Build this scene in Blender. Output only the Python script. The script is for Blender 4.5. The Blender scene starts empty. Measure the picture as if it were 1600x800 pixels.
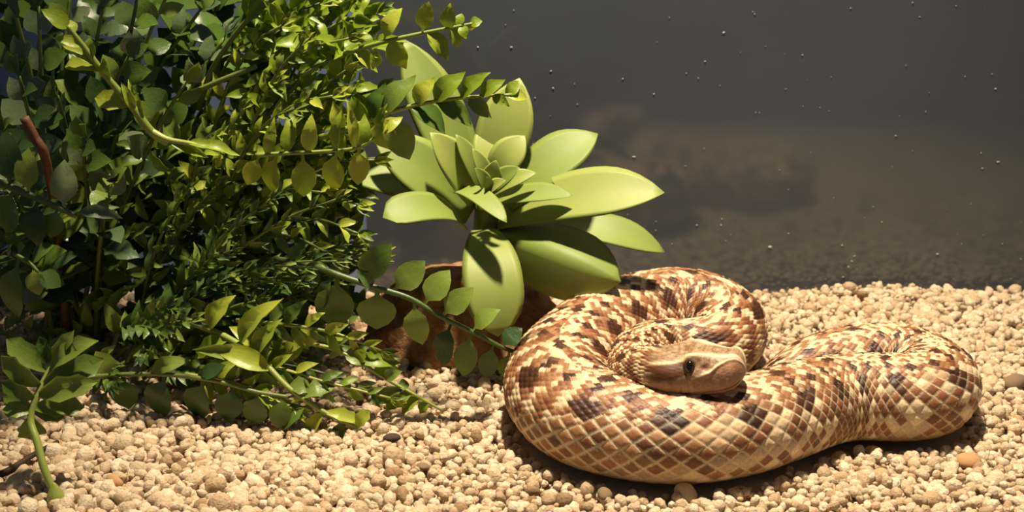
import bpy, math, random
import numpy as np
from mathutils import Vector, Matrix

random.seed(7); rng = np.random.default_rng(11)
scene = bpy.context.scene
COL = scene.collection

# ---------------------------------------------------------------- camera
PITCH, CAM_H, HFOV = math.radians(18.0), 0.20, math.radians(40.0)
FPX = 800 / math.tan(HFOV / 2)
cam_d = bpy.data.cameras.new('camera'); cam = bpy.data.objects.new('camera', cam_d); COL.objects.link(cam)
cam.location = (0, 0, CAM_H); cam.rotation_euler = (math.pi / 2 - PITCH, 0, 0)
cam_d.sensor_width = 36; cam_d.angle = HFOV; cam_d.clip_start = 0.01; cam_d.clip_end = 20
cam_d.dof.use_dof = True; cam_d.dof.focus_distance = 0.455; cam_d.dof.aperture_fstop = 22
scene.camera = cam

# ---------------------------------------------------------------- world and lamps
w = bpy.data.worlds.new('room'); scene.world = w; w.use_nodes = True
w.node_tree.nodes['Background'].inputs[0].default_value = (0.72, 0.78, 0.90, 1)
w.node_tree.nodes['Background'].inputs[1].default_value = 0.12


def spot(name, loc, target, power, color, size, angle, blend):
    d = bpy.data.lights.new(name, 'SPOT'); d.energy = power; d.color = color
    d.shadow_soft_size = size; d.spot_size = math.radians(angle); d.spot_blend = blend
    o = bpy.data.objects.new(name, d); COL.objects.link(o); o.location = loc
    o.rotation_euler = (Vector(target) - Vector(loc)).to_track_quat('-Z', 'Y').to_euler()
    return o


spot('basking_lamp_offscreen', (0.035, 0.450, 0.64), (0.055, 0.455, 0.0), 40.0, (1.0, 0.86, 0.65), 0.018, 59, 0.9)
scene.view_settings.view_transform = 'Standard'; scene.view_settings.look = 'None'
scene.view_settings.exposure = 0.0; scene.view_settings.gamma = 1.0; scene.view_settings.use_curve_mapping = False

# ---------------------------------------------------------------- helpers
FWD = Vector((0, math.cos(PITCH), -math.sin(PITCH))); UPV = Vector((0, math.sin(PITCH), math.cos(PITCH)))
CAMP = Vector((0, 0, CAM_H)); TOCAM = -FWD


def ray(px, py):
    return FWD + Vector((1, 0, 0)) * ((px - 800) / FPX) + UPV * (-(py - 400) / FPX)


def at_y(px, py, y):
    d = ray(px, py); return CAMP + d * (y / d.y)


def at_z(px, py, z):
    d = ray(px, py); return CAMP + d * ((z - CAM_H) / d.z)


def to_px(p):
    v = Vector(p) - CAMP; z = v.dot(FWD)
    return 800 + FPX * v.x / z, 400 - FPX * v.dot(UPV) / z


def ob(name, me, mat=None, parent=None, kind=None):
    o = bpy.data.objects.new(name, me); COL.objects.link(o)
    if mat is not None and me is not None and len(me.materials) == 0: me.materials.append(mat)
    if parent is not None: o.parent = parent
    if kind: o['kind'] = kind
    return o


def tag(o, label, cat, group=None):
    o['label'] = label; o['category'] = cat
    if group: o['group'] = group
    return o


def empty(name, loc):
    o = bpy.data.objects.new(name, None); COL.objects.link(o); o.location = loc; o.empty_display_size = 0.01
    return o


def mesh(name, V, F, smooth=True):
    me = bpy.data.meshes.new(name)
    me.from_pydata([tuple(v) for v in V], [], [tuple(f) for f in F]); me.update()
    if smooth: me.polygons.foreach_set('use_smooth', np.ones(len(me.polygons), bool))
    return me


def np_mesh(name, V, F, smooth=True):
    """V (n,3), F (m,k) arrays -> mesh, fast"""
    me = bpy.data.meshes.new(name); V = np.asarray(V, np.float32); F = np.asarray(F, np.int32)
    m, k = F.shape
    me.vertices.add(len(V)); me.vertices.foreach_set('co', V.ravel())
    me.loops.add(m * k); me.loops.foreach_set('vertex_index', F.ravel())
    me.polygons.add(m); me.polygons.foreach_set('loop_start', np.arange(0, m * k, k, dtype=np.int32))
    me.polygons.foreach_set('loop_total', np.full(m, k, np.int32))
    me.polygons.foreach_set('use_smooth', np.full(m, smooth, bool))
    me.update(calc_edges=True); me.validate()
    return me


def catmull(P, n):
    P = [Vector(p) for p in P]; out = []
    Q = [P[0] * 2 - P[1]] + P + [P[-1] * 2 - P[-2]]
    for i in range(len(P) - 1):
        a, b, c, d = Q[i:i + 4]
        for k in range(n):
            t = k / n
            out.append(0.5 * ((2 * b) + (c - a) * t + (2 * a - 5 * b + 4 * c - d) * t * t + (3 * b - a - 3 * c + d) * t ** 3))
    out.append(P[-1]); return out


def tube(P, r0, r1, seg=6):
    V, F = [], []; n = len(P)
    for i, p in enumerate(P):
        T = (P[min(i + 1, n - 1)] - P[max(i - 1, 0)]).normalized()
        A = T.cross(Vector((0.31, 0.2, 0.93))).normalized(); B = T.cross(A)
        r = r0 + (r1 - r0) * i / (n - 1)
        for k in range(seg):
            a = 2 * math.pi * k / seg; V.append(p + A * (r * math.cos(a)) + B * (r * math.sin(a)))
    for i in range(n - 1):
        for k in range(seg):
            F.append((i * seg + k, i * seg + (k + 1) % seg, (i + 1) * seg + (k + 1) % seg, (i + 1) * seg + k))
    F.append(tuple(range(seg))[::-1]); F.append(tuple((n - 1) * seg + k for k in range(seg)))
    return V, F


def hsh(i, j, s=0.0):
    x = np.sin(i * 127.1 + j * 311.7 + s * 74.7) * 43758.5453
    return x - np.floor(x)


def vnoise(x, y, s=0.0):
    i, j = np.floor(x), np.floor(y); f, g = x - i, y - j
    f = f * f * (3 - 2 * f); g = g * g * (3 - 2 * g)
    return (hsh(i, j, s) * (1 - f) + hsh(i + 1, j, s) * f) * (1 - g) + (hsh(i, j + 1, s) * (1 - f) + hsh(i + 1, j + 1, s) * f) * g


def sstep(a, b, x):
    t = np.clip((x - a) / (b - a), 0, 1); return t * t * (3 - 2 * t)


# ---------------------------------------------------------------- materials
def new_mat(name):
    m = bpy.data.materials.new(name); m.use_nodes = True; nt = m.node_tree
    b = nt.nodes['Principled BSDF']
    return m, nt, b, nt.nodes['Material Output']


def ramp(nt, stops, interp='LINEAR'):
    r = nt.nodes.new('ShaderNodeValToRGB'); r.color_ramp.interpolation = interp
    e = r.color_ramp.elements
    while len(e) < len(stops): e.new(0.5)
    for k, (p, c) in enumerate(stops): e[k].position = p; e[k].color = (*c, 1)
    return r


def noise(nt, scale, detail=3, rough=0.5, coord='Object'):
    t = nt.nodes.new('ShaderNodeTexCoord'); n = nt.nodes.new('ShaderNodeTexNoise')
    n.inputs['Scale'].default_value = scale; n.inputs['Detail'].default_value = detail
    n.inputs['Roughness'].default_value = rough
    nt.links.new(t.outputs[coord], n.inputs['Vector']); return n


def mul(nt, a, b, typ='MULTIPLY', fac=1.0):
    x = nt.nodes.new('ShaderNodeMix'); x.data_type = 'RGBA'; x.blend_type = typ; x.inputs[0].default_value = fac
    nt.links.new(a, x.inputs[6])
    if isinstance(b, tuple): x.inputs[7].default_value = (*b, 1)
    else: nt.links.new(b, x.inputs[7])
    return x.outputs[2]


def bump(nt, height, b, strength, dist):
    n = nt.nodes.new('ShaderNodeBump'); n.inputs['Strength'].default_value = strength; n.inputs['Distance'].default_value = dist
    nt.links.new(height, n.inputs['Height']); nt.links.new(n.outputs[0], b.inputs['Normal'])


def leaf_mat(name, c0, c1, trans=0.3, rough=0.38, scale=500, random_obj=True):
    m, nt, b, out = new_mat(name)
    n = noise(nt, scale, 4, 0.6, 'Object' if not random_obj else 'Object')
    r = ramp(nt, [(0.25, c0), (0.75, c1)]); src = n.outputs['Fac']
    if random_obj:
        oi = nt.nodes.new('ShaderNodeObjectInfo')
        mx = nt.nodes.new('ShaderNodeMath'); mx.operation = 'MULTIPLY_ADD'; mx.inputs[1].default_value = 0.75
        ad = nt.nodes.new('ShaderNodeMath'); ad.operation = 'MULTIPLY'; ad.inputs[1].default_value = 0.3
        nt.links.new(n.outputs['Fac'], ad.inputs[0])
        nt.links.new(oi.outputs['Random'], mx.inputs[0]); nt.links.new(ad.outputs[0], mx.inputs[2]); src = mx.outputs[0]
    nt.links.new(src, r.inputs[0]); nt.links.new(r.outputs[0], b.inputs['Base Color'])
    b.inputs['Roughness'].default_value = rough; b.inputs['Specular IOR Level'].default_value = 0.5
    bump(nt, n.outputs['Fac'], b, 0.25, 0.0006)
    tr = nt.nodes.new('ShaderNodeBsdfTranslucent'); mix = nt.nodes.new('ShaderNodeMixShader'); mix.inputs[0].default_value = trans
    nt.links.new(r.outputs[0], tr.inputs[0])
    nt.links.new(b.outputs[0], mix.inputs[1]); nt.links.new(tr.outputs[0], mix.inputs[2]); nt.links.new(mix.outputs[0], out.inputs[0])
    return m


M = {}
M['bright'] = leaf_mat('leaf_yellow_green', (0.26, 0.37, 0.025), (0.50, 0.56, 0.065), 0.45, 0.36, 7)
M['mid'] = leaf_mat('leaf_green', (0.10, 0.18, 0.025), (0.26, 0.34, 0.055), 0.36, 0.34, 7)
M['dark'] = leaf_mat('leaf_dark_green', (0.045, 0.09, 0.022), (0.11, 0.18, 0.04), 0.28, 0.32, 7)
M['grey'] = leaf_mat('leaf_grey_green', (0.07, 0.12, 0.05), (0.19, 0.24, 0.11), 0.22, 0.30, 7)
M['succ'] = leaf_mat('succulent_skin', (0.22, 0.285, 0.05), (0.33, 0.38, 0.085), 0.16, 0.55, 90)
M['stem'] = leaf_mat('stem_green', (0.06, 0.095, 0.02), (0.15, 0.19, 0.04), 0.0, 0.45, 400)
M['stemb'] = leaf_mat('stem_bright', (0.20, 0.26, 0.04), (0.32, 0.36, 0.07), 0.05, 0.45, 400)


def plain(name, c0, c1, scale, rough, bstr=0.4, bdist=0.001, spec=0.3, detail=6):
    m, nt, b, out = new_mat(name); n = noise(nt, scale, detail, 0.62)
    r = ramp(nt, [(0.3, c0), (0.7, c1)]); nt.links.new(n.outputs['Fac'], r.inputs[0])
    nt.links.new(r.outputs[0], b.inputs['Base Color']); b.inputs['Roughness'].default_value = rough
    b.inputs['Specular IOR Level'].default_value = spec; bump(nt, n.outputs['Fac'], b, bstr, bdist); return m


M['rock'] = plain('brown_rock', (0.10, 0.045, 0.018), (0.42, 0.22, 0.09), 110, 0.8, 0.9, 0.003)
M['twig'] = plain('dark_twig', (0.02, 0.012, 0.008), (0.07, 0.035, 0.02), 200, 0.7)
M['redtwig'] = plain('red_brown_twig', (0.10, 0.04, 0.02), (0.22, 0.09, 0.05), 200, 0.6)
M['darkstone'] = plain('dark_pebble', (0.035, 0.022, 0.015), (0.09, 0.06, 0.04), 250, 0.7)
M['brownstone'] = plain('brown_pebble', (0.14, 0.09, 0.05), (0.32, 0.21, 0.12), 250, 0.8)
M['orangestone'] = plain('orange_pebble', (0.42, 0.22, 0.09), (0.60, 0.36, 0.17), 250, 0.8)
M['palestone'] = plain('pale_pebble', (0.60, 0.44, 0.25), (0.72, 0.56, 0.34), 250, 0.8)
M['dust'] = plain('dust', (0.32, 0.32, 0.31), (0.60, 0.59, 0.57), 300, 0.9)


def gravel_mat(name, src):
    m, nt, b, out = new_mat(name)
    r = ramp(nt, [(0.0, (0.30, 0.19, 0.10)), (0.10, (0.48, 0.34, 0.20)), (0.45, (0.61, 0.47, 0.31)), (1.0, (0.76, 0.64, 0.47))])
    if src == 'attr':
        a = nt.nodes.new('ShaderNodeAttribute'); a.attribute_name = 'tone'; o = a.outputs['Fac']
    else:
        a = nt.nodes.new('ShaderNodeObjectInfo'); o = a.outputs['Random']
    nt.links.new(o, r.inputs[0])
    n = noise(nt, 900 if src == 'attr' else 1.6, 4, 0.65)
    r2 = ramp(nt, [(0.3, (0.78, 0.70, 0.60)), (0.6, (1, 1, 1))]); nt.links.new(n.outputs['Fac'], r2.inputs[0])
    nt.links.new(mul(nt, r.outputs[0], r2.outputs[0]), b.inputs['Base Color'])
    b.inputs['Roughness'].default_value = 0.75; b.inputs['Specular IOR Level'].default_value = 0.25
    bump(nt, n.outputs['Fac'], b, 1.0, 0.0008); return m


M['gravel'] = gravel_mat('gravel_bed', 'attr'); M['pebble'] = gravel_mat('gravel_pebble', 'obj')
M['sand'] = plain('sand_under', (0.52, 0.38, 0.24), (0.68, 0.53, 0.36), 500, 0.9, 0.6, 0.001)

# back wall: dark glass-like panel, dusty
m, nt, b, out = new_mat('dark_panel'); M['wall'] = m
n = noise(nt, 7, 5, 0.6); r = ramp(nt, [(0.3, (0.062, 0.072, 0.086)), (0.7, (0.078, 0.088, 0.102))]); nt.links.new(n.outputs['Fac'], r.inputs[0])
n2 = noise(nt, 160, 6, 0.75); r2 = ramp(nt, [(0.68, (0, 0, 0)), (0.78, (0.015, 0.015, 0.015))]); nt.links.new(n2.outputs['Fac'], r2.inputs[0])
nt.links.new(mul(nt, r.outputs[0], r2.outputs[0], 'ADD'), b.inputs['Base Color'])
b.inputs['Roughness'].default_value = 0.10; b.inputs['Specular IOR Level'].default_value = 0.75
M['blue'] = plain('blue_backing', (0.14, 0.19, 0.36), (0.22, 0.28, 0.46), 30, 0.5, 0.1, 0.0005)

# ---------------------------------------------------------------- the setting
WALL_Y = 0.575
X0, X1, Y0, Y1 = -0.36, 0.36, 0.270, WALL_Y


def box(x0, x1, y0, y1, z0, z1):
    V = [(x, y, z) for x in (x0, x1) for y in (y0, y1) for z in (z0, z1)]
    return V, [(0, 1, 3, 2), (4, 6, 7, 5), (0, 4, 5, 1), (2, 3, 7, 6), (0, 2, 6, 4), (1, 5, 7, 3)]


wall = ob('wall_back', mesh('wall_back', *box(X0, X1, WALL_Y, WALL_Y + 0.006, -0.04, 0.36), smooth=False), M['wall'], kind='structure')
panel = ob('backing_panel', mesh('backing_panel', *box(X0 + 0.005, -0.062, WALL_Y - 0.003, WALL_Y - 0.0005, -0.02, 0.33), smooth=False), M['blue'])
tag(panel, 'blue backing sheet on the back wall behind the leafy plants', 'panel')


def ground(x, y):
    x, y = np.asarray(x, float), np.asarray(y, float)
    z = 0.0016 * (vnoise(x * 26 + 9, y * 26, 1) - 0.5) + 0.0012 * (vnoise(x * 70, y * 70, 2) - 0.5)
    z = z - 0.0045 * sstep(0.47, 0.56, y) + 0.0050 * np.exp(-((x - 0.165) / 0.055) ** 2) * sstep(0.49, 0.56, y)
    return z


gx, gy = np.meshgrid(np.linspace(X0, X1, 120), np.linspace(Y0, Y1, 50), indexing='ij')
GV = np.stack([gx, gy, ground(gx, gy) - 0.0022], -1).reshape(-1, 3)
i, j = np.meshgrid(np.arange(119), np.arange(49), indexing='ij'); q = (i * 50 + j).ravel()
GF = np.stack([q, q + 50, q + 51, q + 1], -1)
floor = ob('floor', np_mesh('floor', GV, GF), M['sand'], kind='structure')

# ---------------------------------------------------------------- snake: centre line
TAILH = 0.012


def zc(h): return h * 0.86          # centre height for a half height h resting on the gravel


# (px, py, z centre, half width, half height): tail -> neck
uc_ = at_z(1387, 594, 0.0135); UR = 0.0162                                # the bend at the far end of the body
bend = []
for k in range(7):
    g = math.radians(90 - 30 * k); q = to_px(uc_ + Vector((UR * math.cos(g), UR * math.sin(g), 0)))
    bend.append((q[0], q[1], 0.0135, .0146 + .0001 * k, .0138 + .0001 * k))
ctl = [(1172, 612, 0.007, .0020, .0020), (1205, 602, 0.010, .0075, .0070), (1245, 587, 0.012, .0120, .0112), (1310, 571, 0.013, .0140, .0132)] + bend + [
       (1326, 616, 0.0132, .0150, .0142), (1280, 626, 0.0132, .0154, .0144), (1228, 645, 0.0134, .0164, .0148), (1165, 664, 0.0136, .0172, .0148),
       (1080, 679, 0.0136, .0178, .0148), (985, 672, 0.0138, .0180, .0150), (905, 648, 0.0142, .0180, .0154),
       (868, 604, 0.0150, .0180, .0160), (894, 558, 0.0160, .0178, .0165), (948, 518, 0.0170, .0176, .0168), (1010, 494, 0.0175, .0174, .0168),
       (1068, 487, 0.0175, .0166, .0164), (1112, 496, 0.0172, .0156, .0158), (1138, 514, 0.0165, .0145, .0148), (1132, 536, 0.0155, .0130, .0132), (1104, 549, 0.0150, .0120, .0122),
       (1072, 549, 0.0150, .0115, .0115), (1024, 546, 0.0165, .0104, .0104), (993, 560, 0.0195, .0096, .0096), (1000, 582, 0.0245, .0090, .0084)]
P = [at_z(a, b, c) for a, b, c, _, _ in ctl]
H0 = at_z(1034, 579, 0.0312); HDIR = Vector((0.94, -0.30, 0.085)).normalized(); HL = 0.0262
P += [H0, H0 + HDIR * HL * 0.33, H0 + HDIR * HL * 0.66, H0 + HDIR * HL]
AW = [c[3] for c in ctl] + [.0088] * 4; BW = [c[4] for c in ctl] + [.0078] * 4
NS = 24
fine = np.array([tuple(p) for p in catmull(P, NS)])
fa = np.interp(np.arange(len(fine)) / NS, np.arange(len(P)), AW); fb = np.interp(np.arange(len(fine)) / NS, np.arange(len(P)), BW)
# smooth everything but the head
for _ in range(140):
    k = (len(ctl) - 1) * NS
    fine[1:k] = 0.25 * fine[0:k - 1] + 0.5 * fine[1:k] + 0.25 * fine[2:k + 1]
    fa[1:k] = 0.25 * fa[0:k - 1] + 0.5 * fa[1:k] + 0.25 * fa[2:k + 1]; fb[1:k] = 0.25 * fb[0:k - 1] + 0.5 * fb[1:k] + 0.25 * fb[2:k + 1]
kb = 14 * NS                                                               # the bend at the far end: rounder still
for _ in range(520):
    fine[1:kb] = 0.25 * fine[0:kb - 1] + 0.5 * fine[1:kb] + 0.25 * fine[2:kb + 1]
seg = np.linalg.norm(np.diff(fine, axis=0), axis=1); arc = np.concatenate([[0], np.cumsum(seg)])
s_head = arc[len(ctl) * NS]; LT = arc[-1]
DS = 0.00036
S = np.arange(0, s_head, DS)
S = np.concatenate([S, s_head + (LT - s_head) * np.linspace(0, 1, 120) ** 0.9])
C = np.stack([np.interp(S, arc, fine[:, k]) for k in range(3)], -1)
A = np.interp(S, arc, fa); Bh = np.interp(S, arc, fb)
T = np.gradient(C, axis=0); kern = np.ones(15) / 15
T = np.stack([np.convolve(np.pad(T[:, k], 7, mode='edge'), kern, 'valid') for k in range(3)], -1)
T /= np.linalg.norm(T, axis=1)[:, None]
SD = np.cross(T, np.array([0, 0, 1.0])); SD /= np.linalg.norm(SD, axis=1)[:, None]
UP = np.cross(SD, T)
NT = 264
th = np.linspace(-np.pi, np.pi, NT, endpoint=False)                       # 0 = back of the snake, + = its right side
ss, tt = np.meshgrid(S, th, indexing='ij'); at_ = np.abs(tt); deg = np.degrees(at_)
t_h = np.clip((ss - s_head) / (LT - s_head), -1, 1)                         # 0..1 along the head
inhead = sstep(-0.02, 0.10, t_h)
ht = np.array([0, .15, .3, .45, .6, .75, .88, 1.0])
hw = np.interp(np.clip(t_h, 0, 1), ht, [.0084, .0096, .0104, .0102, .0094, .0085, .0077, .0070])
htop = np.interp(np.clip(t_h, 0, 1), ht, [.0076, .0074, .0079, .0082, .0079, .0074, .0069, .0065])
hbot = np.interp(np.clip(t_h, 0, 1), ht, [.0074, .0068, .0062, .0058, .0056, .0052, .0045, .0038])
cap = np.where(t_h > 0.86, np.sqrt(np.clip(1 - ((t_h - 0.86) / 0.14) ** 2, 0.0, 1)), 1.0)
a_ = np.where(t_h > 0, hw, A[:, None]) * cap
top_ = np.where(t_h > 0, htop, Bh[:, None]) * cap; bot_ = np.where(t_h > 0, hbot, Bh[:, None]) * cap
ex = 1.0 - 0.22 * inhead                                                   # boxier head
sx = np.sign(np.sin(tt)) * np.abs(np.sin(tt)) ** ex; cy = np.sign(np.cos(tt)) * np.abs(np.cos(tt)) ** ex
# belly flattened
cyb = np.where(cy < 0, np.where(cy < -0.70, -0.70 - 0.16 * np.tanh((-cy - 0.70) / 0.16), cy), cy)
yy = np.where(cy > 0, cyb * top_, cyb * bot_) + 0.0011 * sstep(0.72, 1.0, t_h)
xx = sx * a_
Pn = C[:, None, :] + SD[:, None, :] * xx[..., None] + UP[:, None, :] * yy[..., None]

# scale lattice: half-diagonals along (u) and around (v); fine beads on the back, large diamonds on the flanks
rad = 0.0160
arcl = np.linspace(0, math.pi, 400)


s_w = ss + 0.55 * 0.5 * 0.02 * (np.logaddexp(0, (ss - 0.045) / 0.006) - np.logaddexp(0, (ss - 0.135) / 0.006)) * 0.6   # tighter scale rows round the bend


def lattice(half_u, spac):
    qv = np.concatenate([[0], np.cumsum((arcl[1] - arcl[0]) * rad / spac[:-1])])
    uu = s_w / half_u; vv = np.interp(at_, arcl, qv)
    a1, b1 = (uu + vv) / 2, (uu - vv) / 2
    ia, ib = np.floor(a1), np.floor(b1); ra, rb = a1 - ia, b1 - ib
    e = np.minimum(np.minimum(ra, 1 - ra), np.minimum(rb, 1 - rb)) * 2
    uc, vc = ia + ib + 1, ia - ib
    return e, uc * half_u, np.degrees(np.interp(vc, qv, arcl)), uu - uc, uc, vc


L1 = lattice(0.00250, np.interp(np.degrees(arcl), [0, 60, 90, 180], [.0021, .00245, .0029, .0031]))
L2 = lattice(0.00150, np.interp(np.degrees(arcl), [0, 60, 180], [.00105, .00115, .0012]))
sgn = np.sign(tt)
back = sstep(arc[int(17.6 * NS)], arc[int(20.5 * NS)], L1[1])              # the coil behind and the neck: fine scales all the way down
fine_m = (L1[2] + 8 * (hsh(L1[4], L1[5], 5) - .5)) < 40 + 70 * back
edge, sc, thc, du, uc, vc = [np.where(fine_m, x2, x1) for x1, x2 in zip(L1, L2)]
rnd = hsh(uc, vc + 40 * sgn, 3.0); rnd2 = hsh(uc, vc + 40 * sgn, 8.0)
belly = sstep(128, 138, deg)
hgt = (np.clip(edge, 0, .55) / .55) ** 0.7 * (0.75 - 0.35 * du)
size = np.interp(deg, [0, 40, 90, 110], [0.7, .8, 1.0, 0.6])
tailfade = sstep(0.0, 0.03, ss)
disp = hgt * np.where(fine_m, 0.00058, 0.00072) * size * (1 - belly) * (1 - 0.92 * inhead) * tailfade
scute = np.abs(((ss / 0.0046) % 1) - 0.5) * 2
disp += belly * 0.00018 * scute * (1 - inhead)
# low folds where the body bends
disp += 0.00035 * (vnoise(ss * 260, deg / 40 + 7, 5) - 0.5) * (1 - inhead) * (1 - belly)
# head relief
hd = lambda t0, d0, st, sdg: np.exp(-((t_h - t0) / st) ** 2 - ((deg - d0) / sdg) ** 2)
headrel = 0.0013 * hd(.40, 32, .20, 10) - 0.0010 * hd(.40, 54, .09, 12) - 0.0006 * hd(.58, 58, .05, 8) + 0.0008 * hd(.16, 84, .14, 22)
mouth = np.exp(-((deg - (124 - 10 * t_h)) / 3.5) ** 2) * sstep(.12, .2, t_h) * (1 - sstep(.93, 1, t_h))
rim = np.interp(t_h, [0, .36, .52, .64, .74, .84, .92, 1], [98, 84, 80, 72, 52, 40, 37, 37])   # top edge of lips and rostral shield
rost = np.exp(-((deg - rim) / 5) ** 2) * sstep(.50, .60, t_h)
seamx = np.exp(-((((t_h * 6.2) % 1) - .5) / .05) ** 2) * (deg > rim + 4) * (deg < 118) * (t_h < .55) * (t_h > .02)   # seams between lip shields
headrel += 0.00045 * rost - 0.0007 * mouth - 0.00035 * seamx - 0.0003 * np.exp(-(deg / 5) ** 2) * hd(.3, 0, .3, 60)
headrel += 0.00012 * (vnoise(t_h * 30, deg / 9, 12) - 0.5)
disp += headrel * inhead
nrm = SD[:, None, :] * (sx / np.maximum(a_, 1e-4) * 0.01)[..., None] + UP[:, None, :] * (cyb / np.maximum(top_, 1e-4) * 0.01)[..., None]
nrm /= np.maximum(np.linalg.norm(nrm, axis=2), 1e-6)[..., None]
Pn = Pn + nrm * (disp * (cap > 0.05))[..., None]

# ---------------------------------------------------------------- snake: colours (the animal's own markings)
cream = np.array([.84, .66, .42]); tan = np.array([.39, .195, .085]); brown = np.array([.185, .064, .026]); dark = np.array([.055, .018, .007]); pink = np.array([.42, .225, .125])
# per-scale tone 0 cream .. 1 brown
lat = np.where(fine_m, 0.0, sstep(30, 48, thc))
n1 = vnoise(sc * 240, thc / 16 + 30 * sgn, 2); n2 = vnoise(sc * 95, thc / 30 + 30 * sgn, 6)
dors = 0.05 + 0.50 * (rnd > 0.58) + 0.14 * rnd2
band = 0.5 + 0.5 * np.sin(2 * np.pi * (sc / 0.0068) + 1.2 * np.sin(thc / 22.))
dors = dors + 0.55 * sstep(.50, .80, band + .5 * (rnd2 - .5)) * sstep(14, 26, thc) * (1 + .25 * back)
dors = dors + 0.5 * sstep(.6, .75, n2) * (1 - sstep(0, 30, thc))
side = 0.80 + 0.36 * n1 - 0.45 * (rnd > 0.86)
clump = sstep(.40, .56, n2 + .22 * (rnd - .5))
farther = 1 - sstep(0.14, 0.24, ss)                                         # the flanks of the rear part: larger pale gaps
side = side * (1 - farther) + (0.06 + 0.80 * ((n1 + .9 * (rnd - .5)) > .47)) * farther
tone = dors * (1 - lat) + side * lat
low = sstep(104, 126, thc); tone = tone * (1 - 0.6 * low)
# dark blotches
def row(period, phase, d0, rs, rd):
    k = np.round((sc - phase) / period); ds_ = sc - phase - k * period
    return np.exp(-((ds_ / rs) ** 2 + ((thc - d0) / rd) ** 2) ** 1.5)
bl = row(0.0205, 0.004, 48, .0046, 15)
bl = np.maximum(bl, row(0.0100, 0.0, 20, .0020, 9) * (hsh(np.round(sc / .01), sgn, 4) > 0.25))
bl = np.maximum(bl, 0.8 * row(0.0300, 0.01, 0, .0040, 9))
dk = sstep(.36, .55, bl + 0.25 * (rnd - .5))
rimw = 0.14 - 0.11 * farther
centre = sstep(rimw, rimw + .20, edge + 0.16 * (vnoise(ss * 3000, deg, 9) - .5))
centre_d = sstep(0.05, 0.7, edge)
cm = centre * lat + centre_d * (1 - lat)
tn = np.clip(tone, 0, 1)[..., None]
inner = np.where(tn < 0.45, cream + (tan - cream) * (tn / .45), tan + (brown - tan) * ((tn - .45) / .55))
inner = inner * (1 - dk[..., None]) + dark * dk[..., None] * (0.7 + 0.7 * rnd[..., None])
inner = inner * (1 + 0.30 * lat * (rnd2 - .5) * 2)[..., None]
rimc = cream * (0.95 - 0.10 * lat[..., None]) * (1 - 0.55 * dk[..., None])
rimc = rimc * lat[..., None] + inner * (1 - lat[..., None])
colr = rimc * (1 - cm[..., None]) + inner * cm[..., None]
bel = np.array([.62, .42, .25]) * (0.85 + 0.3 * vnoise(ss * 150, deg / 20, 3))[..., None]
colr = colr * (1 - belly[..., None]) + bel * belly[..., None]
# head markings
hn = vnoise(t_h * 38, deg / 7, 21); hn2 = vnoise(t_h * 80, deg / 3.5, 22)
hc = cream * 0.80 + (tan - cream) * (0.35 + 0.5 * hn)[..., None]
hc = 0.88 * hc * (1 - 0.30 * (hn2 > .62)[..., None])
brow = np.exp(-((deg - np.interp(t_h, [0, .2, .5, .9], [62, 42, 24, 20])) / 6.5) ** 2) * sstep(.00, .10, t_h)
hc = hc + (np.array([.86, .66, .40]) - hc) * np.clip(brow * 1.1, 0, 1)[..., None]
post = sstep(38, 45, deg - 20 * (1 - sstep(.0, .28, t_h))) * (1 - sstep(73, 80, deg - 18 * (1 - sstep(.02, .30, t_h)))) * sstep(.01, .05, t_h) * (1 - sstep(.36, .42, t_h))
hc = hc + (np.array([.10, .032, .010]) * (0.75 + .6 * hn2)[..., None] - hc) * (post * .93)[..., None]
lor = hd(.58, 57, .05, 7); hc = hc + (np.array([.20, .08, .04]) - hc) * np.clip(lor * 1.1, 0, 1)[..., None]
lip = sstep(-3, 3, deg - rim)
hc = hc + (pink * (0.85 + .3 * vnoise(t_h * 14, deg / 12, 31))[..., None] - hc) * lip[..., None]
hc = hc + (cream * 1.05 - hc) * np.clip(0.8 * np.exp(-((deg - rim + 5) / 4) ** 2) * sstep(.44, .56, t_h), 0, 1)[..., None]
chin = sstep(128, 142, deg); hc = hc + (np.array([.60, .42, .27]) - hc) * chin[..., None]
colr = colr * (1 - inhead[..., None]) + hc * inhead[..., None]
colr = np.clip(colr, 0.004, 0.95)

nr = len(S)
i, j = np.meshgrid(np.arange(nr - 1), np.arange(NT), indexing='ij')
F = np.stack([i * NT + j, i * NT + (j + 1) % NT, (i + 1) * NT + (j + 1) % NT, (i + 1) * NT + j], -1).reshape(-1, 4)
me = np_mesh('snake_body', Pn.reshape(-1, 3), F)
ca = me.color_attributes.new('markings', 'FLOAT_COLOR', 'POINT')
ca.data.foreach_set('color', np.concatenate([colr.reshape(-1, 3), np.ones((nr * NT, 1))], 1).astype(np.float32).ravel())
m, nt, b, out = new_mat('snake_skin')
at = nt.nodes.new('ShaderNodeAttribute'); at.attribute_name = 'markings'
n = noise(nt, 1400, 3, 0.6); r = ramp(nt, [(0.3, (0.72, 0.70, 0.66)), (0.65, (1, 1, 1))]); nt.links.new(n.outputs['Fac'], r.inputs[0])
nt.links.new(mul(nt, at.outputs['Color'], r.outputs[0]), b.inputs['Base Color'])
b.inputs['Roughness'].default_value = 0.50; b.inputs['Specular IOR Level'].default_value = 0.35
bump(nt, n.outputs['Fac'], b, 0.25, 0.0002); M['snake'] = m
snake_root = empty('snake', at_z(1060, 640, 0.0))
tag(snake_root, 'tan and brown blotched snake coiled on the gravel, head resting on its own body', 'snake')


def par(o, p):
    o.parent = p; o.matrix_parent_inverse = Matrix.Translation(-Vector(p.location)) if p.type == 'EMPTY' else Matrix.Identity(4)


body = ob('body', me, M['snake']); par(body, snake_root)


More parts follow.
